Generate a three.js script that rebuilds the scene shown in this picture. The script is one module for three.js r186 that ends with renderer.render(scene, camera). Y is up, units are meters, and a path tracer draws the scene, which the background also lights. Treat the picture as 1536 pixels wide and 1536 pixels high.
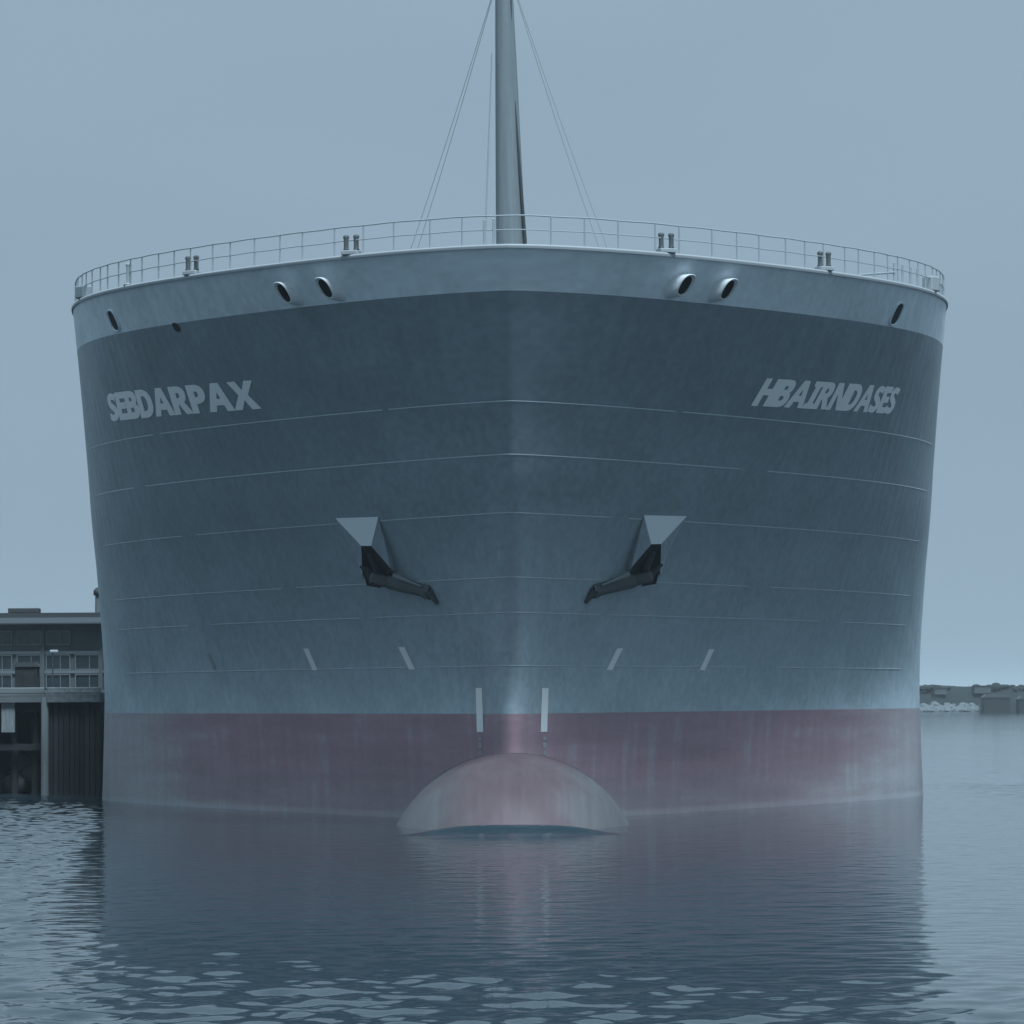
import * as THREE from 'three';
import { RoundedBoxGeometry } from 'three/addons/geometries/RoundedBoxGeometry.js';
import { mergeGeometries } from 'three/addons/utils/BufferGeometryUtils.js';
import { TessellateModifier } from 'three/addons/modifiers/TessellateModifier.js';
import { FontLoader } from 'three/addons/loaders/FontLoader.js';

// ------------------------------------------------------------------ camera, sky, sun, exposure
const lin = (r, g, b) => new THREE.Color().setRGB(r, g, b); // linear colour
const clamp = (x, a = 0, b = 1) => Math.max(a, Math.min(b, x));
const mix = (a, b, t) => a + (b - a) * t;
const smooth = (a, b, x) => { const t = clamp((x - a) / (b - a)); return t * t * (3 - 2 * t); };
const hash = (x, y, s) => { let n = (x * 374761393 + y * 668265263 + s * 974711) | 0; n = Math.imul(n ^ (n >>> 13), 1274126177); return ((n ^ (n >>> 16)) >>> 0) / 4294967296; };
const wrap = (i, n) => ((i % n) + n) % n;
function vnoise(x, y, px, py, s) { // value noise, periodic in px, py cells
  const xi = Math.floor(x), yi = Math.floor(y), fx = x - xi, fy = y - yi, u = fx * fx * (3 - 2 * fx), v = fy * fy * (3 - 2 * fy);
  const x0 = wrap(xi, px), x1 = wrap(xi + 1, px), y0 = wrap(yi, py), y1 = wrap(yi + 1, py);
  return mix(mix(hash(x0, y0, s), hash(x1, y0, s), u), mix(hash(x0, y1, s), hash(x1, y1, s), u), v);
}
function fbm(u, v, cx, cy, oct, s) { let a = 0.5, t = 0, n = 0; for (let o = 0; o < oct; o++) { t += a * vnoise(u * cx, v * cy, cx, cy, s + o); n += a; cx *= 2; cy *= 2; a *= 0.55; } return t / n; }
const scene = new THREE.Scene();
const camera = new THREE.PerspectiveCamera(14.97, 1, 1, 40000);
camera.position.set(0, 3.8, 117);
camera.lookAt(0.03, 9.34, 0);
camera.rotateZ(-0.006);
scene.add(camera);

const renderer = new THREE.WebGLRenderer({ antialias: true });
renderer.toneMapping = THREE.LinearToneMapping;
renderer.toneMappingExposure = 1;
renderer.shadowMap.enabled = true;

{ // overcast sky, a little brighter towards the zenith
  const W = 1024, H = 512, d = new Float32Array(W * H * 4);
  for (let j = 0; j < H; j++) {
    const el = ((j + 0.5) / H - 0.5) * Math.PI, up = Math.max(0, Math.sin(el));
    for (let i = 0; i < W; i++) {
      const az = i / W * Math.PI * 2;
      const cl = 1 + 0.15 * (fbm(i / W, (el / Math.PI + 0.5) * 1.0, 24, 40, 4, 301) - 0.5);
      const k = (1 - 0.09 * Math.min(1, up / 0.18) + 0.95 * Math.pow(up, 1.3)) * cl, o = (j * W + i) * 4;
      d[o] = 0.284 * k; d[o + 1] = 0.396 * k; d[o + 2] = 0.492 * k; d[o + 3] = 1;
    }
  }
  const t = new THREE.DataTexture(d, W, H, THREE.RGBAFormat, THREE.FloatType);
  t.mapping = THREE.EquirectangularReflectionMapping; t.magFilter = t.minFilter = THREE.LinearFilter; t.wrapS = THREE.RepeatWrapping; t.needsUpdate = true;
  scene.background = t; scene.environment = t;
}
const sun = new THREE.DirectionalLight(lin(0.76, 0.91, 1.0), 4.8);
sun.position.set(29, 139, 74);
sun.castShadow = true; sun.shadow.radius = 30; sun.shadow.mapSize.set(2048, 2048);
Object.assign(sun.shadow.camera, { left: -80, right: 80, top: 80, bottom: -80, near: 1, far: 400 });
scene.add(sun, sun.target);
scene.fog = new THREE.FogExp2(new THREE.Color(0.78, 0.89, 0.95), 0.00018);

// ------------------------------------------------------------------ helpers
let seed = 7;
const rnd = () => { seed = (seed * 1664525 + 1013904223) >>> 0; return seed / 4294967296; };
function texture(W, H, fn, srgb = false) {
  const d = new Uint8Array(W * H * 4);
  for (let j = 0; j < H; j++) for (let i = 0; i < W; i++) {
    const c = fn((i + 0.5) / W, (j + 0.5) / H), o = (j * W + i) * 4;
    for (let k = 0; k < 3; k++) { let x = clamp(c[k]); if (srgb) x = x <= 0.0031308 ? 12.92 * x : 1.055 * Math.pow(x, 1 / 2.4) - 0.055; d[o + k] = Math.round(x * 255); }
    d[o + 3] = 255;
  }
  const t = new THREE.DataTexture(d, W, H, THREE.RGBAFormat, THREE.UnsignedByteType);
  t.wrapS = t.wrapT = THREE.RepeatWrapping; t.magFilter = THREE.LinearFilter; t.minFilter = THREE.LinearMipmapLinearFilter; t.generateMipmaps = true;
  if (srgb) t.colorSpace = THREE.SRGBColorSpace;
  t.needsUpdate = true; return t;
}
const mat = (r, g, b, rough = 0.6, more = {}) => new THREE.MeshStandardMaterial({ color: lin(r, g, b), roughness: rough, ...more });
const taken = new Map();
function numbered(name) { const n = taken.get(name) ?? 0; taken.set(name, n + 1); return n ? `${name}_${String(n).padStart(3, '0')}` : name; }
function part(name, geo, m, parent) { const o = new THREE.Mesh(geo, m); o.name = parent === scene ? numbered(name) : name; o.castShadow = o.receiveShadow = true; parent.add(o); return o; }
function thing(name, label, category, pos = [0, 0, 0], group) { const g = new THREE.Group(); g.name = numbered(name); g.position.set(...pos); g.userData = { label, category }; if (group) g.userData.group = group; scene.add(g); return g; }
const box = (w, h, d, x, y, z) => new THREE.BoxGeometry(w, h, d).translate(x, y, z);
const rbox = (w, h, d, r, x, y, z) => new RoundedBoxGeometry(w, h, d, 2, r).translate(x, y, z);
function rod(a, b, r0, r1 = r0, seg = 10) {
  const A = new THREE.Vector3(...a), B = new THREE.Vector3(...b), v = B.clone().sub(A), g = new THREE.CylinderGeometry(r1, r0, v.length(), seg);
  g.applyQuaternion(new THREE.Quaternion().setFromUnitVectors(new THREE.Vector3(0, 1, 0), v.normalize()));
  return g.translate((A.x + B.x) / 2, (A.y + B.y) / 2, (A.z + B.z) / 2);
}
function gridGeo(P, rows, cols, uvf, colf) { // P[r][c] = Vector3
  const pos = [], uv = [], col = [], idx = [];
  for (let r = 0; r < rows; r++) for (let c = 0; c < cols; c++) { const p = P[r][c]; pos.push(p.x, p.y, p.z); const q = uvf ? uvf(r, c, p) : [c / (cols - 1), r / (rows - 1)]; uv.push(...q); if (colf) col.push(...colf(r, c, p)); }
  for (let r = 0; r + 1 < rows; r++) for (let c = 0; c + 1 < cols; c++) { const a = r * cols + c, b = a + 1, d = a + cols, e = d + 1; idx.push(a, b, e, a, e, d); }
  const g = new THREE.BufferGeometry();
  g.setAttribute('position', new THREE.Float32BufferAttribute(pos, 3)); g.setAttribute('uv', new THREE.Float32BufferAttribute(uv, 2));
  if (colf) g.setAttribute('color', new THREE.Float32BufferAttribute(col, 3));
  g.setIndex(idx); g.computeVertexNormals(); return g;
}

// ------------------------------------------------------------------ water
const hsum = [];
{
  for (let i = 0; i < 26; i++) { const lam = 0.46 * Math.pow(1.072, i), th = -Math.PI / 2 + (rnd() - 0.5) * 2.8; hsum.push({ k: 2 * Math.PI / lam, cx: Math.cos(th), cz: Math.sin(th), ph: rnd() * 6.283, w: lam < 1.1 ? 1.25 : lam < 1.8 ? 0.75 : 0.36 }); }
}
function waterH(x, z) {
  if (Math.abs(x) > 400 || z < -500 || z > 400) return 0;
  const far = 1 - smooth(150, 400, Math.abs(x)) , near = smooth(48, 76, z - 6 * vnoise(x * 0.12 + 50, z * 0.1 + 50, 4096, 4096, 91) + 4 - clamp(x * 0.22, -4, 6));
  const gust = 0.55 + 0.9 * vnoise(x * 0.16 + 300, z * 0.11 + 300, 4096, 4096, 17);
  const edge = -11.9 + 0.0896 * z, open = Math.max(smooth(edge + 0.3, edge - 0.8, x + 0.5 * gust), 0.3 * smooth(15.5, 20, x));
  const slope = (0.0045 + 0.044 * near * gust * (0.7 + 0.65 * smooth(5, -6, x)) + 0.003 * gust * smooth(0, 45, z) + 0.042 * open * (0.6 + 0.5 * gust)) * far;
  let h = 0; for (const s of hsum) h += s.w * slope / s.k * 0.62 * Math.sin(s.k * (s.cx * x + s.cz * z) + s.ph);
  // low swell pushed up ahead of the bulb
  h += 0.27 * Math.exp(-Math.pow((z - 9.2 - 0.05 * x) / 0.95, 2) - Math.pow(x / 2.4, 4));
  return h;
}
{
  const axis = (lo, hi, step, end, f) => { const a = []; for (let v = lo; v <= hi; v += step) a.push(v); let s = step; while (a[a.length - 1] < end) { s *= f; a.push(a[a.length - 1] + s); } return a; };
  const xh = axis(0, 21, 0.12, 20000, 1.16), xs = [...xh.slice(1).map((v) => -v).reverse(), ...xh];
  const zf = axis(-78, 46, 0.105, 20000, 1.14); // along +d = -z
  const zs = [...[-90, -130, -220, -400, -900, -2500, -8000].reverse(), ...zf].map((d) => -d);
  const P = zs.map((z) => xs.map((x) => new THREE.Vector3(x, waterH(x, z), z)));
  const g = gridGeo(P, zs.length, xs.length, (r, c, p) => [p.x / 5, p.z / 5]);
  // the rows run away from the camera: turn the faces up
  const ripple = texture(512, 512, (u, v) => { const h = 0.6 * fbm(u, v, 8, 12, 4, 3) + 0.4 * fbm(u + 0.37, v + 0.11, 14, 24, 3, 29); return [h, h, h]; });
  const m = new THREE.MeshPhysicalMaterial({ color: lin(0.022, 0.036, 0.046), roughness: 0.06, ior: 1.333, bumpMap: ripple, bumpScale: 0.012 });
  const w = part('water', g, m, scene); w.userData = { kind: 'structure', label: 'calm harbour water with small ripples reflecting the ship' };
}

// ------------------------------------------------------------------ hull form: x outwards, y up, bow towards +z
const HALF = 15.2, DECK = 16.38, BAND = 15.2, BOOT = 3.28;
function form(h) { const b = Math.pow(clamp((h - 0.6) / 16.2), 2.0); return { L: mix(30, 26, b), q: mix(1.25, 2, b), p: mix(0.92, 1.5, b), z0: 3.9 * smooth(3.4, 10.6, h) + 0.6 * (Math.sqrt((h - 8.6) * (h - 8.6) + 1.2) + h - 8.6) / 2 * smooth(3.4, 8, h) }; }
const TAU = []; for (let i = 0; i <= 96; i++) TAU.push(Math.pow(i / 96, 2.6));
const AFT = [-40, -60, -90, -130, -180];
function hullAt(h, t, side, out = 0) { // t in 0..1 along the entry, then 1..2 along the parallel body
  const f = form(h), tt = Math.min(1, t);
  const s = tt * f.L, xf = (HALF + 0.25 - 0.5 * clamp(h / 16.5)) * Math.pow(1 - Math.pow(1 - tt, f.q), 1 / f.p), xr = 0.66 * Math.sqrt(s) * Math.exp(-s / 3), x = Math.pow(Math.pow(xf, 3) + Math.pow(xr, 3), 1 / 3); // plating faired into a rounded stem
  let z = f.z0 - tt * f.L; if (t > 1) z = mix(z, -180, t - 1);
  const v = new THREE.Vector3(side * x, h + 0.62 * Math.pow(clamp((h - 6) / 10.8), 1.6) * smooth(0.1, 1, tt), z);
  return out ? v.addScaledVector(hullN(h, t, side), out) : v;
}
function hullN(h, t, side) {
  const e = 0.004, t0 = Math.max(0.00002, Math.min(t, 0.994)), a = hullAt(h, t0 * 1.05 + 0.00001, side).sub(hullAt(h, t0, side)), b = hullAt(h + 0.05, t0, side).sub(hullAt(h - 0.05, t0, side));
  const n = a.cross(b).normalize(); if (n.x * side < 0) n.negate(); return n;
}
function tAtX(h, X) { let lo = 0, hi = 1; for (let i = 0; i < 40; i++) { const m = (lo + hi) / 2; if (hullAt(h, m, 1).x < X) lo = m; else hi = m; } return lo; }
const onHull = (X, h, out = 0) => hullAt(h, tAtX(h, Math.abs(X)), Math.sign(X), out);
const nHull = (X, h) => hullN(h, tAtX(h, Math.abs(X)), Math.sign(X));
// girth along the plating (measured at 8 m height) for the paint's uv
const TS = [...TAU, ...AFT.map((z, i) => 1 + (i + 1) / AFT.length)];
const GIRTH = [0]; for (let i = 1; i < TS.length; i++) GIRTH.push(GIRTH[i - 1] + hullAt(8, TS[i], 1).distanceTo(hullAt(8, TS[i - 1], 1)));
function plate(h0, h1, out = 0, step = 0.3, ts = TS) {
  const n = Math.max(1, Math.ceil((h1 - h0) / step)), pos = [], nor = [], uv = [], idx = [];
  for (const side of [-1, 1]) {
    const base = pos.length / 3;
    for (let r = 0; r <= n; r++) for (let c = 0; c < ts.length; c++) {
      const h = mix(h0, h1, r / n), p = hullAt(h, ts[c], side, out), N = hullN(h, ts[c], side);
      if (out && c === 0) p.x = 0;
      pos.push(p.x, p.y, p.z); nor.push(N.x, N.y, N.z); uv.push(side * GIRTH[TS.indexOf(ts[c])] / 80 + 0.5, h / 20);
    }
    for (let r = 0; r < n; r++) for (let c = 0; c + 1 < ts.length; c++) { const a = base + r * ts.length + c, b = a + 1, d = a + ts.length, e = d + 1; if (side < 0) idx.push(a, e, b, a, d, e); else idx.push(a, b, e, a, e, d); }
  }
  const g = new THREE.BufferGeometry();
  g.setAttribute('position', new THREE.Float32BufferAttribute(pos, 3)); g.setAttribute('normal', new THREE.Float32BufferAttribute(nor, 3)); g.setAttribute('uv', new THREE.Float32BufferAttribute(uv, 2)); g.setIndex(idx); return g;
}

// paint: faded, streaked, patched
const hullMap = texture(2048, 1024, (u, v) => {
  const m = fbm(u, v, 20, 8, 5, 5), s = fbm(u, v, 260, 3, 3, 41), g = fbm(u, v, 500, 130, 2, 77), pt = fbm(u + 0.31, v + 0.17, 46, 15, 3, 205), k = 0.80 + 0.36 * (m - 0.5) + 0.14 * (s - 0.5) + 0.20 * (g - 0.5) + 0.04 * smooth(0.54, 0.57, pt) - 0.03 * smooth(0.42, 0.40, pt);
  const hh = v * 20, lowPale = 0.85 * smooth(13.5, 3.6, hh + 5 * (m - 0.5) + 2 * (s - 0.5));  // hull paint grows paler towards the waterline, uneven by noise
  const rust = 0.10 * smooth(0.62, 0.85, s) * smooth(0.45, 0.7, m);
  return [k * 0.5 * (1 + rust) * (1 + lowPale * 1.06), k * 0.5 * (1 + lowPale), k * 0.5 * (1 - rust * 0.6) * (1 + lowPale * 0.96)];
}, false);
const plainMap = texture(1024, 512, (u, v) => { const k = 0.80 + 0.34 * (fbm(u, v, 20, 8, 5, 505) - 0.5) + 0.16 * (fbm(u, v, 200, 3, 3, 541) - 0.5) + 0.18 * (fbm(u, v, 380, 130, 2, 577) - 0.5); return [k, k, k]; });
const bootMap = texture(2048, 512, (u, v) => { // u over 80 m of girth, v = height / 20 (only 0..0.25 used, and below)
  const h = v * 20 > 10 ? v * 20 - 20 : v * 20, m = fbm(u, v, 18, 40, 5, 11), s = fbm(u, v, 240, 10, 3, 53), g = fbm(u, v, 400, 300, 2, 7), girth = Math.abs(u - 0.5) * 80;
  const scum = smooth(1.9, 0.2, h + 1.4 * (m - 0.5)) * (0.35 + 0.4 * m);
  let faded = clamp(smooth(19, 31, girth + 8 * (m - 0.5)) * 0.8 + scum * 0.75 + 0.5 * smooth(0.55, 0.8, s) * smooth(0.4, 0.65, m));
  faded = clamp(faded + 0.8 * smooth(11, 2, girth) * smooth(2.1, 0.6, h + 0.5 * (m - 0.5) + 0.12 * girth));
  const k = 0.90 + 0.35 * (m - 0.5) + 0.16 * (s - 0.5) + 0.12 * (g - 0.5), tide = smooth(0.26, 0.1, h + 0.1 * (g - 0.5)) * 0.5;
  return [k * mix(0.385, 0.36, faded) + tide * 0.1, k * mix(0.255, 0.355, faded) + tide * 0.13, k * mix(0.30, 0.38, faded) + tide * 0.14];
}, true);
const dents = texture(1024, 512, (u, v) => { const h = 0.75 * fbm(u, v, 44, 14, 2, 401) + 0.25 * Math.pow(Math.abs(Math.sin(u * Math.PI * 100)), 6) * fbm(u, v, 30, 10, 2, 77); return [h, h, h]; });
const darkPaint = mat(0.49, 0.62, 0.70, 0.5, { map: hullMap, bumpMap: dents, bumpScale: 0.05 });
const redPaint = mat(1, 1, 1, 0.6, { map: bootMap });
const paleBand = mat(0.76, 0.86, 0.92, 0.6, { map: plainMap });
const seamHighlight = mat(0.40, 0.46, 0.50, 0.5);  // light caught on the weld beads painted in as a paler tone
const whitePaint = mat(0.62, 0.66, 0.68, 0.6);
const dullWhite = mat(0.30, 0.33, 0.35, 0.6);
const steelGrey = mat(0.30, 0.33, 0.35, 0.55);
const blackSteel = mat(0.030, 0.036, 0.042, 0.65);
const railPaint = mat(0.28, 0.32, 0.35, 0.5);
const mastPaintless = mat(0.20, 0.24, 0.26, 0.6);
const deckPaint = mat(0.16, 0.18, 0.18, 0.8);
const holeShade = mat(0.008, 0.010, 0.012, 0.9);  // near-black colour standing in for the shade inside openings

const ship = thing('cargo_ship', 'huge dark-hulled cargo ship seen head-on, pale bulwark above and red paint at the waterline', 'ship');
const levels = [BOOT, 4.72, 6.29, 7.31, 9.13, 10.75, 12.22, BAND];
part('boot_top', plate(-8, BOOT, 0, 0.35), redPaint, ship);
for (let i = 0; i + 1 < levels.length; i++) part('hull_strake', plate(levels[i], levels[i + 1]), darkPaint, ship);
for (let i = 1; i + 1 < levels.length; i++) { // weld beads between the strakes, proud of the plates
  const h = levels[i], rows = [[-0.02, -0.004], [-0.01, 0.011], [0.01, 0.011], [0.02, -0.004]], gs = [];
  for (const side of [-1, 1]) for (let k = 0; k < 92;) { // long runs with gaps where the bead has been ground flush
    const n = 10 + Math.floor(rnd() * 24), ts = TAU.slice(k, Math.min(92, k + n + 1)); k += n; if (k > 40) k += Math.floor(rnd() * 5);
    if (ts.length > 1 && ts[0] < 0.8) gs.push(gridGeo(rows.map(([dh, out]) => ts.map((t) => hullAt(h + dh, t, side, out))), 4, ts.length));
  }
  part('weld_seam', mergeGeometries(gs), seamHighlight, ship);
}
const bulwark = part('bulwark', plate(BAND, DECK, 0, 0.33), paleBand, ship);
{ // inside of the bulwark, its cap and the deck
  const inner = plate(DECK - 1.25, DECK - 0.03, -0.16, 0.6); part('bulwark_lining', inner, steelGrey, ship);
  const ts = TS, gs = [];
  for (const side of [-1, 1]) gs.push(gridGeo([[0.035, -0.06], [0.05, 0.0], [0.05, 0.05], [-0.2, 0.05], [-0.2, 0.0], [0.0, -0.06]].map(([o, dy]) => ts.map((t) => { const p = hullAt(DECK, t, side), n = hullN(DECK, t, side); n.y = 0; n.normalize(); p.addScaledVector(n, o); if (t === 0) p.x = 0; p.y += dy; return p; })), 6, ts.length));
  part('cap_rail', mergeGeometries(gs), steelGrey, ship);
  const L = ts.map((t) => { const p = hullAt(DECK - 1.2, t, -1); p.x *= 0.992; return p; }), R = L.map((p) => new THREE.Vector3(-p.x, p.y, p.z));
  part('deck', gridGeo([L, R], 2, ts.length), deckPaint, ship);
  const tz = -180, prof = []; for (let h = -8; h <= DECK - 1.2; h += 0.4) prof.push([new THREE.Vector3(-HALF, h, tz), new THREE.Vector3(HALF, h, tz)]);
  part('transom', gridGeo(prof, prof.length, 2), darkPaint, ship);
}
{ // bulbous bow
  const zn = 7.4, rows = [], N = 56;
  for (let r = 0; r <= 44; r++) {
    const z = r < 14 ? mix(-9, 0, r / 14) : zn * Math.sin((r - 14) / 30 * Math.PI / 2), t = Math.max(0, z / zn), k = Math.pow(Math.max(0, 1 - Math.pow(t, 2.3)), 0.5);
    const w = 3.85 * Math.pow(k, 1.0), b = 3.62 * k, row = [];
    for (let c = 0; c <= N; c++) { const f = (c / N * 2 - 1) * Math.PI, s = Math.sin(f), co = Math.cos(f), e = 2 / 1.95; row.push(new THREE.Vector3(w * Math.sign(s) * Math.pow(Math.abs(s), e), -1.5 + b * Math.sign(co) * Math.pow(Math.abs(co), e), z)); }
    rows.push(row);
  }
  const g = gridGeo(rows, rows.length, N + 1, null, (r, c, p) => {
    const n = fbm(p.x * 0.05 + 0.5, p.z * 0.05 + 0.5, 16, 16, 4, 61) - 0.5, f = clamp(smooth(1.1, 2.7, Math.abs(p.x) + 1.6 * n) * 0.85 + 0.15 + 0.5 * n), k = 0.95 + 0.35 * n;
    return [k * mix(0.130, 0.130, f), k * mix(0.085, 0.130, f), k * mix(0.100, 0.138, f)];
  });
  g.setAttribute('uv', new THREE.Float32BufferAttribute(Array.from({ length: g.getAttribute('position').count }, (_, i) => [g.getAttribute('position').getX(i) / 40 + 0.3, (g.getAttribute('position').getY(i) + g.getAttribute('position').getZ(i) * 0.6) / 14]).flat(), 2));
  part('bulbous_bow', g, mat(1.0, 1.0, 1.0, 0.6, { vertexColors: true, map: plainMap }), ship);
}
{ // painted names and draught marks, thin coats lying on the plating
  const font = await new FontLoader().loadAsync('fonts/droid/droid_sans_bold.typeface.json');
  const tess = new TessellateModifier(0.16, 5);
  const H0 = 13.28, table = []; { let g = 0, q = hullAt(H0, 0, 1); for (let i = 0; i <= 600; i++) { const t = i / 600, p = hullAt(H0, t, 1); g += p.distanceTo(q); q = p; table.push([g, t]); } }
  const gAt = (t) => table[Math.round(t * 600)][0], tAt = (g) => { let i = 1; while (i < 600 && table[i][0] < g) i++; const [g0, t0] = table[i - 1], [g1, t1] = table[i]; return mix(t0, t1, (g - g0) / (g1 - g0)); };
  function write(text, side, X0, X1, h0, h1, tall, slant) { // from the first letter at X0 to the last at X1
    const ga = gAt(tAtX(H0, X0)), gb = gAt(tAtX(H0, X1)), letters = [...text].map((c) => { const s = font.generateShapes(c, 1), b = new THREE.Box3().setFromBufferAttribute(new THREE.ShapeGeometry(s).getAttribute('position')); return { s, b, w: b.max.x - b.min.x }; });
    const gap = 0.07, total = letters.reduce((a, l) => a + l.w, 0) + gap * (letters.length - 1); let x = 0;
    for (const l of letters) {
      let g = new THREE.ExtrudeGeometry(l.s, { depth: 0.004, bevelEnabled: true, bevelSize: 0.038, bevelThickness: 0.004, bevelSegments: 1, curveSegments: 5 }); if (g.index) g = g.toNonIndexed(); g = tess.modify(g);
      const p = g.getAttribute('position'), cap = l.b.max.y - l.b.min.y;
      for (let i = 0; i < p.count; i++) {
        const u = (x + p.getX(i) - l.b.min.x) / total, v = (p.getY(i) - l.b.min.y) / cap, q = hullAt(mix(h0, h1, u) + (v - 0.5) * tall, tAt(mix(ga, gb, u) + slant * (v - 0.5)), side, 0.010 + p.getZ(i));
        p.setXYZ(i, q.x, q.y, q.z); const nn = hullN(q.y, tAt(mix(ga, gb, u) + slant * (v - 0.5)), side); g.getAttribute('normal').setXYZ(i, nn.x, nn.y, nn.z);
      } part('letter', g, namePaint, ship); x += l.w + gap;
    }
  }
  const namePaint = mat(0.86, 0.88, 0.88, 0.6);
  write('SEBDARPAX', -1, 13.30, 7.85, 13.22, 13.00, 0.76, -0.15);
  write('HBAIRNDASES', 1, 7.68, 12.62, 12.97, 13.19, 0.74, 0.25);
  const markPaint = mat(0.86, 0.88, 0.88, 0.6);
  function patch(Xt, ht, Xb, hb, w, m = markPaint, name = 'draught_mark') { // strip from (Xt, ht) down to (Xb, hb), w wide seen from ahead
    const s = Math.sign(Xt), rows = []; for (let i = 0; i <= 6; i++) { const h = mix(hb, ht, i / 6), X = mix(Xb, Xt, i / 6); rows.push([-0.5, 0, 0.5].map((k) => onHull(X + s * k * w, h, 0.013))); }
    part(name, gridGeo(rows, 7, 3), m, ship);
  }
  patch(-6.70, 5.41, -6.41, 4.70, 0.19); patch(-3.44, 5.37, -3.11, 4.67, 0.2); patch(3.37, 5.29, 3.03, 4.61, 0.19); patch(6.49, 5.31, 6.18, 4.62, 0.19); patch(-10.4, 5.35, -10.2, 4.8, 0.12, dullWhite);
  patch(-1.0, 4.07, -0.97, 2.73, 0.2); patch(1.0, 4.05, 0.95, 2.72, 0.2);
  for (const s of [-1, 1]) for (const [h, dh, w] of [[2.52, 0.10, 0.10], [2.32, 0.16, 0.12], [2.08, 0.12, 0.09], [1.88, 0.2, 0.11]]) patch(s * 0.97, h + dh / 2, s * 0.965, h - dh / 2, w, dullWhite);
}
{ // mooring pipes in the bulwark, slots further aft, a drain
  for (const X of [-6.30, -5.03, 4.76, 6.06]) {
    const h = 15.57, sd = Math.sign(X), t0 = tAtX(h, Math.abs(X)), gl = hullAt(h, t0 + 0.01, sd).distanceTo(hullAt(h, t0, sd)) / 0.01, dir = new THREE.Vector3(sd * 0.80, 0.02, 0.60).normalize();
    const ring = (k, out) => { const a = []; for (let i = 0; i <= 32; i++) { const f = i / 32 * Math.PI * 2, c = Math.cos(f), si = Math.sin(f), y = Math.sign(si) * Math.pow(Math.abs(si), 0.8) * 0.31 * k, x = Math.sign(c) * Math.pow(Math.abs(c), 0.8) * 0.27 * k; a.push(hullAt(h + y, t0 + (x + y * 0.25) / gl, sd).addScaledVector(dir, out)); } return a; };
    const pipe = part('mooring_pipe', gridGeo([ring(1.12, -0.1), ring(1.06, 0.08), ring(1, 0.18), ring(1, 0.34), ring(0.97, 0.40), ring(0.9, 0.42), ring(0.83, 0.40), ring(0.8, 0.34), ring(0.79, 0.2)], 9, 33), whitePaint, ship);
    part('pipe_mouth', gridGeo([ring(0.795, 0.32), ring(0.72, 0.17), ring(0.4, 0.14), ring(0.01, 0.13)], 4, 33), holeShade, pipe);
  }
  for (const [X, h, len, wid, name] of [[-12.6, 15.58, 0.56, 0.36, 'mooring_slot'], [12.2, 15.58, 0.6, 0.36, 'mooring_slot'], [-10.25, 15.1, 0.26, 0.2, 'drain_hole']]) {
    const rows = [], s = Math.sign(X); // near-black patch for the shade of the opening, rounded outline, raised lip
    const t0 = tAtX(h, Math.abs(X)), gl = (hullAt(h, t0 + 0.01, s).distanceTo(hullAt(h, t0, s))) / 0.01, ring = (k, out) => { const a = []; for (let i = 0; i <= 28; i++) { const f = i / 28 * Math.PI * 2, c = Math.cos(f), si = Math.sin(f), y = Math.sign(si) * Math.pow(Math.abs(si), 0.7) * len / 2 * k, x = Math.sign(c) * Math.pow(Math.abs(c), 0.7) * wid * k + y * 0.45; a.push(hullAt(h + y, t0 + x / gl, s, out)); } return a; };
    const mouth = part(name, gridGeo([ring(1, 0.018), ring(0.5, 0.019), ring(0.01, 0.02)], 3, 29), holeShade, ship);
    if (name === 'mooring_slot') part('lip', gridGeo([ring(1.16, 0.0), ring(1.12, 0.05), ring(1.03, 0.06), ring(0.99, 0.015)], 4, 29), paleBand, mouth);
  }
}
const capPoint = (X, side, dy = 0) => { const p = hullAt(DECK, tAtX(DECK, X), side), n = hullN(DECK, tAtX(DECK, X), side); n.y = 0; n.normalize(); p.addScaledVector(n, -0.09); p.y += 0.05 + dy; return [p, n]; };
{ // rail on the bulwark: posts and two rails
  const tt = [], pts = [[], []]; let g = 0, last = hullAt(DECK, 0, 1);
  for (let i = 0; i <= 400; i++) { const t = i / 400 * 1.0, p = hullAt(DECK, t, 1); g += p.distanceTo(last); last = p; tt.push([g, t]); }
  const tOf = (gg) => { let i = 0; while (i < 400 && tt[i][0] < gg) i++; return tt[i][1]; }, total = tt[400][0];
  const post = new THREE.CylinderGeometry(0.021, 0.024, 0.82, 8).translate(0, 0.41, 0);
  const railAt = (gg, dy) => { const side = gg < 0 ? -1 : 1, t = tOf(Math.abs(gg)), p = hullAt(DECK, t, side), n = hullN(DECK, t, side); n.y = 0; n.normalize(); p.addScaledVector(n, -0.09); if (Math.abs(gg) < 0.05) p.x = 0; p.y += 0.05 + dy; return p; };
  let k = 0;
  for (let gg = -total + 0.3; gg < total; gg += 1.17) { const p = railAt(gg + 0.1 * Math.sin(k++ * 2.3), 0), o = part('rail_post', post, railPaint, ship); o.position.copy(p); }
  for (const [dy, r] of [[0.82, 0.022], [0.42, 0.016]]) {
    const c = []; for (let gg = -total; gg <= total; gg += total / 60) c.push(railAt(gg, dy + 0.006 * Math.sin(gg * 3.1)));
    part(dy > 0.5 ? 'top_rail' : 'middle_rail', new THREE.TubeGeometry(new THREE.CatmullRomCurve3(c), 360, r, 7), railPaint, ship);
  }
}
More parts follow.
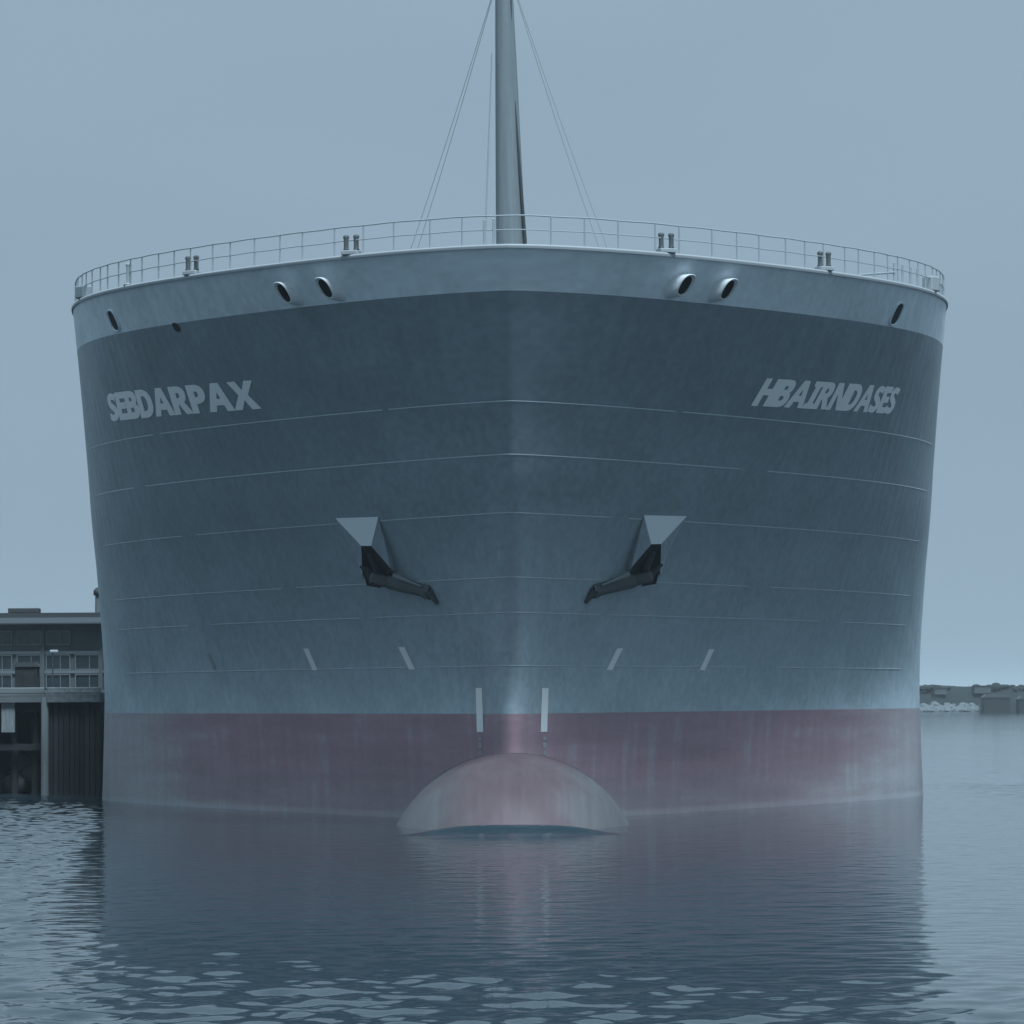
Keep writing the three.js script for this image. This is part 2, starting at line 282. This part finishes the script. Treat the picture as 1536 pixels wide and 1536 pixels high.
for (const [X, side] of [[4.58, -1], [9.62, -1], [4.54, 1], [9.53, 1]]) { // roller fairleads standing on the bulwark
  const [p, n] = capPoint(X, side), f = new THREE.Group(), yaw = Math.atan2(n.x, n.z) * 0.6;
  const base = part('roller_fairlead', rbox(0.50, 0.13, 0.34, 0.03, 0, 0.065, 0), steelGrey, ship); base.position.copy(p); base.rotation.y = yaw;
  for (const x of [-0.16, 0.16]) part('roller', new THREE.LatheGeometry([[0, 0.13], [0.085, 0.13], [0.085, 0.17], [0.07, 0.2], [0.07, 0.46], [0.088, 0.5], [0.088, 0.55], [0.05, 0.58], [0, 0.58]].map((a) => new THREE.Vector2(...a)), 16).translate(x, 0, 0), blackSteel === 0 ? null : mat(0.07, 0.085, 0.09, 0.6), base);
}
{ // other fittings along the edge of the deck
  let [p, n] = capPoint(13.75, 1); let o = part('fairlead_block', rbox(0.5, 0.5, 0.4, 0.06, 0, 0.25, 0), steelGrey, ship); o.position.copy(p); o.rotation.set(0, 0.9, 0);
  [p, n] = capPoint(14.0, -1); o = part('fairlead_block', rbox(0.5, 0.42, 0.4, 0.06, 0, 0.21, 0), mastPaintless, ship); o.position.copy(p); o.rotation.y = -0.9;
  [p, n] = capPoint(11.95, -1); o = part('bitt', new THREE.LatheGeometry([[0, 0], [0.16, 0], [0.16, 0.06], [0.075, 0.1], [0.075, 0.6], [0.1, 0.64], [0.1, 0.7], [0, 0.72]].map((a) => new THREE.Vector2(...a)), 14), steelGrey, ship); o.position.copy(p);
  for (const [X, h] of [[0.72, 0.72], [0.45, 0.74]]) { [p] = capPoint(X, -1); o = part('rail_stanchion', rbox(0.09, h, 0.09, 0.02, 0, h / 2, 0), railPaint, ship); o.position.copy(p); }
  for (const X of [12.1, 12.45, 12.8, 13.1]) { [p] = capPoint(X, 1); o = part('rail_stanchion', rbox(0.07, 0.62, 0.07, 0.02, 0, 0.31, 0), railPaint, ship); o.position.copy(p); }
  const [a] = capPoint(10.7, 1, 0.02), [b] = capPoint(12.1, 1, 0.3); part('sloping_pipe', rod(a.toArray(), b.toArray(), 0.035), railPaint, ship);
}
{ // foremast with braces, ladder and stays
  const mastPaint = mat(0.195, 0.23, 0.25, 0.6, { map: plainMap }), z = -6;
  const mast = part('mast', new THREE.LatheGeometry([[0, 15.5], [0.53, 15.5], [0.50, 17], [0.42, 20.5], [0.35, 23.5], [0.285, 26], [0.20, 29], [0.15, 31], [0, 31.05]].map((a) => new THREE.Vector2(...a)), 28).applyMatrix4(new THREE.Matrix4().set(1, -0.021, 0, 0.427, 0, 1, 0, 0, 0, 0, 1, z, 0, 0, 0, 1)), mastPaint, ship);
  part('mast_brace', mergeGeometries([rod([0.47, 15.6, z + 0.35], [0.50, 18.2, z + 0.35], 0.055), rod([0.50, 18.2, z + 0.35], [0.10, 23.8, z + 0.2], 0.055, 0.04), rod([0.10, 23.8, z + 0.2], [0.06, 29, z + 0.16], 0.035)]), blackSteel, mast);
  part('mast_brace', rod([-0.88, 15.6, z + 0.2], [-0.52, 24.2, z + 0.1], 0.032, 0.02), railPaint, mast);
  const stay = (x, zz, m = mat(0.5, 0.54, 0.56, 0.6)) => { const c = []; for (let i = 0; i <= 16; i++) { const t = i / 16; c.push(new THREE.Vector3(mix(-0.12, x, t), mix(27.3, 15.6, t) - 0.28 * Math.sin(t * Math.PI), mix(z, zz, t))); } part('stay', new THREE.TubeGeometry(new THREE.CatmullRomCurve3(c), 24, 0.011, 6), m, ship); };
  stay(-4.5, -14); stay(-4.2, -14.2); stay(4.55, -14); stay(4.2, -14.3);
}
// anchor housings and anchors
for (const s of [-1, 1]) {
  const V = (X, h, f = 0) => onHull(s * X, h).add(new THREE.Vector3(0, 0, f));
  const A = V(5.40, 9.30, 0.02), B = V(4.02, 9.25, 0.02), C1 = V(4.58, 8.42, 0.85), C2 = V(4.26, 8.40, 0.85), Hl = V(4.60, 7.80, 0.55), Hr = V(3.66, 7.70, 0.6), Hb = V(4.05, 7.16, 0.12), Hm = V(4.5, 7.25, 0.1);
  const tri = (...T) => { const g = new THREE.BufferGeometry(); g.setAttribute('position', new THREE.Float32BufferAttribute(T.flatMap((p) => p.toArray()), 3)); g.setAttribute('uv', new THREE.Float32BufferAttribute(T.flatMap((p) => [p.x / 20, p.y / 20]), 2)); g.computeVertexNormals(); return g; };
  const In = (X, h) => onHull(s * X, h, -0.1);
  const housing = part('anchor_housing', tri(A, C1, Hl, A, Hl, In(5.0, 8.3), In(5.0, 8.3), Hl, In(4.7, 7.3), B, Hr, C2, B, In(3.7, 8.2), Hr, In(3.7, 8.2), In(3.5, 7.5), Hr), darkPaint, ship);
  part('top_plate', tri(A, B, C2, A, C2, C1), mat(0.66, 0.72, 0.75, 0.6), housing);
  const inset = (p, d) => p.clone().add(new THREE.Vector3(0, 0.02, -d));
  const cM = V(4.2, 7.9, 0.12);
  part('hawse_mouth', tri(...[C1, C2, Hr, Hb, Hm, Hl].map((p) => inset(p, 0.05)).flatMap((p, i, a) => [p, a[(i + 1) % 6], cM])), holeShade, housing);  // sheet coloured near-black for the shade in the hawse
  // stockless anchor: shank up the hawse, crown at the mouth, one fluke along the plating
  const an = thing('anchor', s < 0 ? 'dark anchor stowed under the pale plate nearest the name that starts with S' : 'dark anchor stowed under the pale plate nearest the name that starts with H', 'anchor', Hb.toArray(), 'anchors in the bow');
  const rel = (p) => p.clone().sub(Hb).toArray();
  part('shank', rod(rel(V(3.98, 7.35, 0.3)), rel(V(4.34, 8.25, 0.45)), 0.15, 0.11, 12), blackSteel, an);
  const head = rbox(1.0, 0.36, 0.42, 0.09, 0, 0, 0); head.rotateZ(s * 0.22); head.translate(...rel(V(3.85, 7.36, 0.36))); part('crown', head, mat(0.05, 0.06, 0.068, 0.6), an);
  const fl = (p0, p1, w0, w1) => { const a = new THREE.Vector3(...rel(p0)), b = new THREE.Vector3(...rel(p1)), rows = []; const d = b.clone().sub(a), up = new THREE.Vector3(0, 1, 0).addScaledVector(d.clone().normalize(), -d.clone().normalize().y).normalize(), fw = d.clone().cross(up).normalize(); if (fw.z < 0) fw.negate(); for (let i = 0; i <= 10; i++) { const t = i / 10, c = a.clone().lerp(b, t), w = mix(w0, w1, t) * (t > 0.8 ? 1.25 : 1), row = []; for (let j = 0; j <= 10; j++) { const f = j / 10 * Math.PI * 2; row.push(c.clone().addScaledVector(up, w * Math.cos(f)).addScaledVector(fw, w * 0.55 * Math.sin(f))); } rows.push(row); } return gridGeo(rows, 11, 11); };
  const flukeM = mat(0.055, 0.066, 0.073, 0.6);
  part('fluke', fl(V(3.75, 7.36, 0.34), V(2.46, 6.98, 0.14), 0.25, 0.19), flukeM, an);
  const tip = fl(V(2.50, 7.05, 0.14), V(2.24, 6.62, 0.10), 0.20, 0.05); part('fluke_tip', tip, flukeM, an);
  const highlight_ridge = part('highlight_ridge', fl(V(3.60, 7.52, 0.50), V(2.75, 7.16, 0.32), 0.085, 0.025), mat(0.15, 0.175, 0.19, 0.55), an); highlight_ridge.userData.label = 'upper edge with a highlight painted in';  // highlight along the fluke put in as a paler strip
  part('fluke', fl(V(4.2, 7.42, 0.34), V(4.6, 7.9, 0.4), 0.17, 0.09), blackSteel, an);
}

// ------------------------------------------------------------------ quay on the left
{
  const timberMap = texture(256, 512, (u, v) => { const s = fbm(u, v, 24, 3, 3, 71), m = fbm(u, v, 5, 7, 4, 72), k = 0.45 + 0.6 * s * (0.5 + m); return [k, k, k]; });
  const timber = mat(0.016, 0.020, 0.023, 0.85, { map: timberMap }), timber3 = mat(0.030, 0.035, 0.036, 0.9, { map: timberMap }), timber2 = mat(0.012, 0.015, 0.018, 0.85, { map: timberMap }), pale = mat(0.19, 0.22, 0.23, 0.8, { map: timberMap }), concrete = mat(0.13, 0.15, 0.16, 0.85, { map: timberMap }), wet = mat(0.012, 0.016, 0.018, 0.6);
  const pier = thing('pier', 'dark timber-faced pier with pale kerb beside the left side of the ship', 'pier', [-16.35, 0, -38]);
  const L = (x, z) => [x + 16.35, z + 38];
  part('deck_slab', mergeGeometries([box(60, 0.35, 160, -30, 3.86, -80 - 0.4), box(40, 0.35, 10.5, -22.15, 3.861, -5.4 + 0)].slice(0, 1)), concrete, pier);
  part('deck_slab', box(2.1, 0.36, 0.7, -1.05, 3.86, -0.05), concrete, pier);
  part('kerb', mergeGeometries([rbox(2.1, 0.24, 0.3, 0.04, -1.05, 4.155, 0.1), rbox(50, 0.24, 0.3, 0.04, -27.3, 4.155, -0.65)]), pale, pier);
  part('backing', mergeGeometries([box(1.95, 9.4, 0.5, -1.0, -0.9, -0.5), box(50, 9.4, 0.5, -27, -0.9, -7.6), box(0.4, 9.4, 150, -0.2, -0.9, -76)]), wet, pier);
  let x = -0.02; while (x > -1.9) { const w = 0.17 + 0.1 * rnd(), cut = rnd() < 0.25 ? 0.5 * rnd() : 0.1 * rnd(); part('plank', box(w - 0.03, 8.3 - cut, 0.16, x - w / 2, -0.5 - cut / 2 + 0.0, -0.16 + 0.09 * rnd()), [timber, timber2, timber3][Math.floor(rnd() * 3)], pier); x -= w; }
  const pileG = new THREE.CylinderGeometry(0.15, 0.17, 8.4, 14).translate(0, -0.3, 0);
  const pp = part('pile', pileG, pale, pier); pp.position.set(-2.2, 0, 0.1);
  pp.userData.label = 'pale weathered pile';
  for (let i = 0; i < 12; i++) { const o = part('pile', pileG, timber, pier); o.position.set(-2.75 - i * 0.85, -0.25, -1.2 - 0.3 * rnd()); }
  part('cross_beam', mergeGeometries([box(40, 0.32, 0.28, -22.4, 3.45, -0.95), box(40, 0.26, 0.24, -22.4, 1.9, -0.98)]), timber, pier);
  const panel = part('fender_panel', rbox(0.55, 1.35, 0.12, 0.03, -3.75, 3.15, -0.62), pale, pier); panel.userData.label = 'pale panel hanging from the pier';
  const panel2 = part('fender_panel', rbox(0.5, 1.2, 0.12, 0.03, -4.75, 3.2, -0.62), concrete, pier);
  const rocks = []; for (let i = 0; i < 40; i++) { const g = new THREE.IcosahedronGeometry(0.3 + 0.35 * rnd(), 1); const p = g.getAttribute('position'); for (let k = 0; k < p.count; k++) { const v = 1 + 0.25 * (hash(Math.round(p.getX(k) * 50), Math.round(p.getY(k) * 50 + p.getZ(k) * 90), i) - 0.5); p.setXYZ(k, p.getX(k) * v, p.getY(k) * v * 0.8, p.getZ(k) * v); } rocks.push(g.translate(-2.6 - 7 * rnd(), 0.1 + 1.9 * rnd() * rnd(), -2.6 - 3 * rnd())); }
  const rk = part('rubble', mergeGeometries(rocks), mat(0.09, 0.10, 0.105, 0.9), pier); rk.userData.kind = 'stuff';

  // long shed on the pier
  const shed = thing('warehouse', 'long low warehouse with flat dark roof and rows of windows on the pier', 'warehouse', [-17.2, 4.04, -60]);
  const wallM = mat(0.085, 0.10, 0.11, 0.8, { map: plainMap }), bandM = mat(0.11, 0.13, 0.145, 0.7), roofM = mat(0.035, 0.04, 0.045, 0.8), glassM = mat(0.02, 0.03, 0.036, 0.2), frameM = mat(0.11, 0.13, 0.14, 0.6);
  part('wall', box(40, 3.15, 24, -20, 1.575, -12), wallM, shed);
  part('roof', mergeGeometries([box(41, 0.22, 26, -19.9, 3.56, -12.2)]), roofM, shed);
  part('fascia', box(40.8, 0.30, 0.2, -19.9, 3.30, 0.75), bandM, shed);
  part('eave', box(40.6, 0.06, 0.9, -19.95, 3.18, 0.42), roofM, shed);
  for (const y of [1.88, 1.0, 0.12]) part('wall_band', box(40, 0.14, 0.1, -20, y, 0.052), bandM, shed);
  for (let i = 0; i < 14; i++) for (const [y, h] of [[2.55, 0.62], [1.44, 0.66], [0.58, 0.6]]) {
    if (hash(i, Math.round(y * 10), 4) < 0.16) continue;
    const xw = -0.75 - i * 1.32, w = part('window', mergeGeometries([box(1.12, 0.05, 0.08, xw, y + h / 2, 0.045), box(1.12, 0.05, 0.1, xw, y - h / 2, 0.055), box(0.05, h - 0.05, 0.08, xw - 0.535, y, 0.045), box(0.05, h - 0.05, 0.08, xw + 0.535, y, 0.045), box(0.035, h - 0.05, 0.06, xw + 0.1, y, 0.035)]), frameM, shed);
    part('pane', box(1.02, h - 0.05, 0.02, xw, y, 0.012), glassM, w);
  }
  part('pilaster', mergeGeometries([-1.44, -4.08, -6.72, -9.36].map((xx) => box(0.16, 3.0, 0.14, xx, 1.55, 0.072))), wallM, shed);
  const vent = part('vent_pipe', new THREE.CylinderGeometry(0.12, 0.13, 0.9, 14).translate(-1.75, 4.1, -1.5), bandM, shed);
  part('vent_cap', new THREE.LatheGeometry([[0, 4.5], [0.2, 4.5], [0.2, 4.72], [0.08, 4.86], [0, 4.87]].map((a) => new THREE.Vector2(...a)), 16).translate(-1.75, 0, -1.5), roofM, vent);
  part('roof_hatch', rbox(1.4, 0.22, 0.8, 0.04, -4.9, 3.78, 0.2), roofM, shed);

  const hut = thing('hut', 'small dark hut standing on the pier in front of the warehouse', 'hut', [-20.75, 4.04, -50]);
  part('wall', box(0.95, 1.15, 0.9, 0, 0.575, 0), timber2, hut);
  const hr = new THREE.Shape([[-0.56, 1.15], [0.56, 1.15], [0.4, 1.35], [-0.4, 1.35]].map((a) => new THREE.Vector2(...a))); part('roof', new THREE.ExtrudeGeometry(hr, { depth: 1.05, bevelEnabled: false }).translate(0, 0.002, -0.53), roofM, hut);
  part('door', box(0.42, 0.9, 0.03, 0.12, 0.47, 0.466), timber, hut);
  const lampP = thing('lamp_post', 'short post with a small white lamp head on the pier beside the dark hut', 'lamp post', [-19.55, 4.04, -49]);
  part('post', rod([0, 0, 0], [0, 1.75, 0], 0.04, 0.03), blackSteel, lampP); part('lamp_head', rbox(0.36, 0.12, 0.2, 0.04, 0.06, 1.8, 0), steelGrey, lampP);
}

// ------------------------------------------------------------------ far breakwater on the right
{
  const bankM = mat(0.010, 0.017, 0.019, 0.95), rockM = mat(0.115, 0.135, 0.145, 0.9);
  const xs = []; for (let x = 10; x <= 900; x += 0.9) xs.push(x);
  const prof = [[-3, 0.1], [-0.5, 1.0], [2.2, 3.0], [4.6, 6.5], [5.5, 9], [5.3, 14], [4.5, 22], [0, 40], [-4, 45]];
  const rows = prof.map(([h, d], r) => xs.map((x) => { const n = fbm(x / 512, r * 0.11, 128, 8, 4, 23) - 0.5; return new THREE.Vector3(x, h + (r > 1 && r < 7 ? 1.5 * n : 0.2 * n), -712 - d + 3 * n); }));
  const bank = part('breakwater', gridGeo(rows, rows.length, xs.length), bankM, scene); bank.userData = { kind: 'structure', label: 'long dark breakwater across the far water' };
  const gs = []; for (let i = 0; i < 620; i++) { const x = 60 + 44 * rnd(), t = rnd() * rnd(), r = 0.35 + 0.7 * rnd(), top = x > 85 && x < 98 ? 1.9 : 1.2; gs.push(new THREE.IcosahedronGeometry(r, 0).rotateX(rnd() * 3).rotateY(rnd() * 3).scale(1.2, 0.75, 1).translate(x, t * top + 0.1, -709 - 3.2 * t)); }
  const rk = part('rubble', mergeGeometries(gs), rockM, scene); rk.userData = { kind: 'stuff', label: 'pale rocks along the foot of the far breakwater', category: 'rocks' };
  const sg = []; for (let i = 0; i < 900; i++) { const x = 12 + 260 * rnd(), rr = 0.35 + 0.75 * rnd() * rnd(); sg.push(new THREE.IcosahedronGeometry(rr, 1).scale(1.3, 0.55 + 0.5 * rnd(), 1).translate(x, 4.4 + 0.8 * rnd() + 0.5 * vnoise(x * 0.2, 0.5, 512, 8, 5), -718 - 3 * rnd())); }
  const sc = part('scrub', mergeGeometries(sg), mat(0.012, 0.020, 0.020, 0.95), scene); sc.userData = { kind: 'stuff', label: 'dark scrub along the crest of the far breakwater', category: 'shrubs' };
  const shedM = mat(0.008, 0.012, 0.014, 0.8);
  for (const [x, w, h, label] of [[102.2, 5.4, 3.0, 'dark boathouse at the water by the far breakwater, just beyond the pale rocks'], [109.2, 4.6, 2.6, 'lower dark boathouse at the right edge below the far breakwater']]) {
    const b = thing('boathouse', label, 'boathouse', [x, 0, -708]);
    part('wall', box(w, h + 1, 5, 0, (h - 1) / 2, 0), shedM, b);
    part('roof', new THREE.ExtrudeGeometry(new THREE.Shape([[-w / 2 - 0.2, h], [w / 2 + 0.2, h], [w / 2 - 0.6, h + 0.7], [-w / 2 + 0.6, h + 0.7]].map((a) => new THREE.Vector2(...a))), { depth: 5.4, bevelEnabled: false }).translate(0, 0.002, -2.7), mat(0.05, 0.06, 0.065, 0.8), b);
  }
  for (const [x, w, h, y] of [[91.5, 2.6, 1.3, 3.9], [100.5, 3.4, 1.5, 4.1]]) {
    const b = thing('shed', x < 95 ? 'small grey shed on the crest of the far breakwater, nearer the ship' : 'small grey shed on the crest of the far breakwater above the dark boathouse', 'shed', [x, y, -717]);
    part('wall', box(w, h, 2.4, 0, h / 2 - 0.2, 0), mat(0.06, 0.075, 0.08, 0.8), b); part('roof', box(w + 0.3, 0.16, 2.7, 0, h - 0.12, 0), mat(0.035, 0.045, 0.05, 0.8), b);
  }
}
renderer.render(scene, camera);
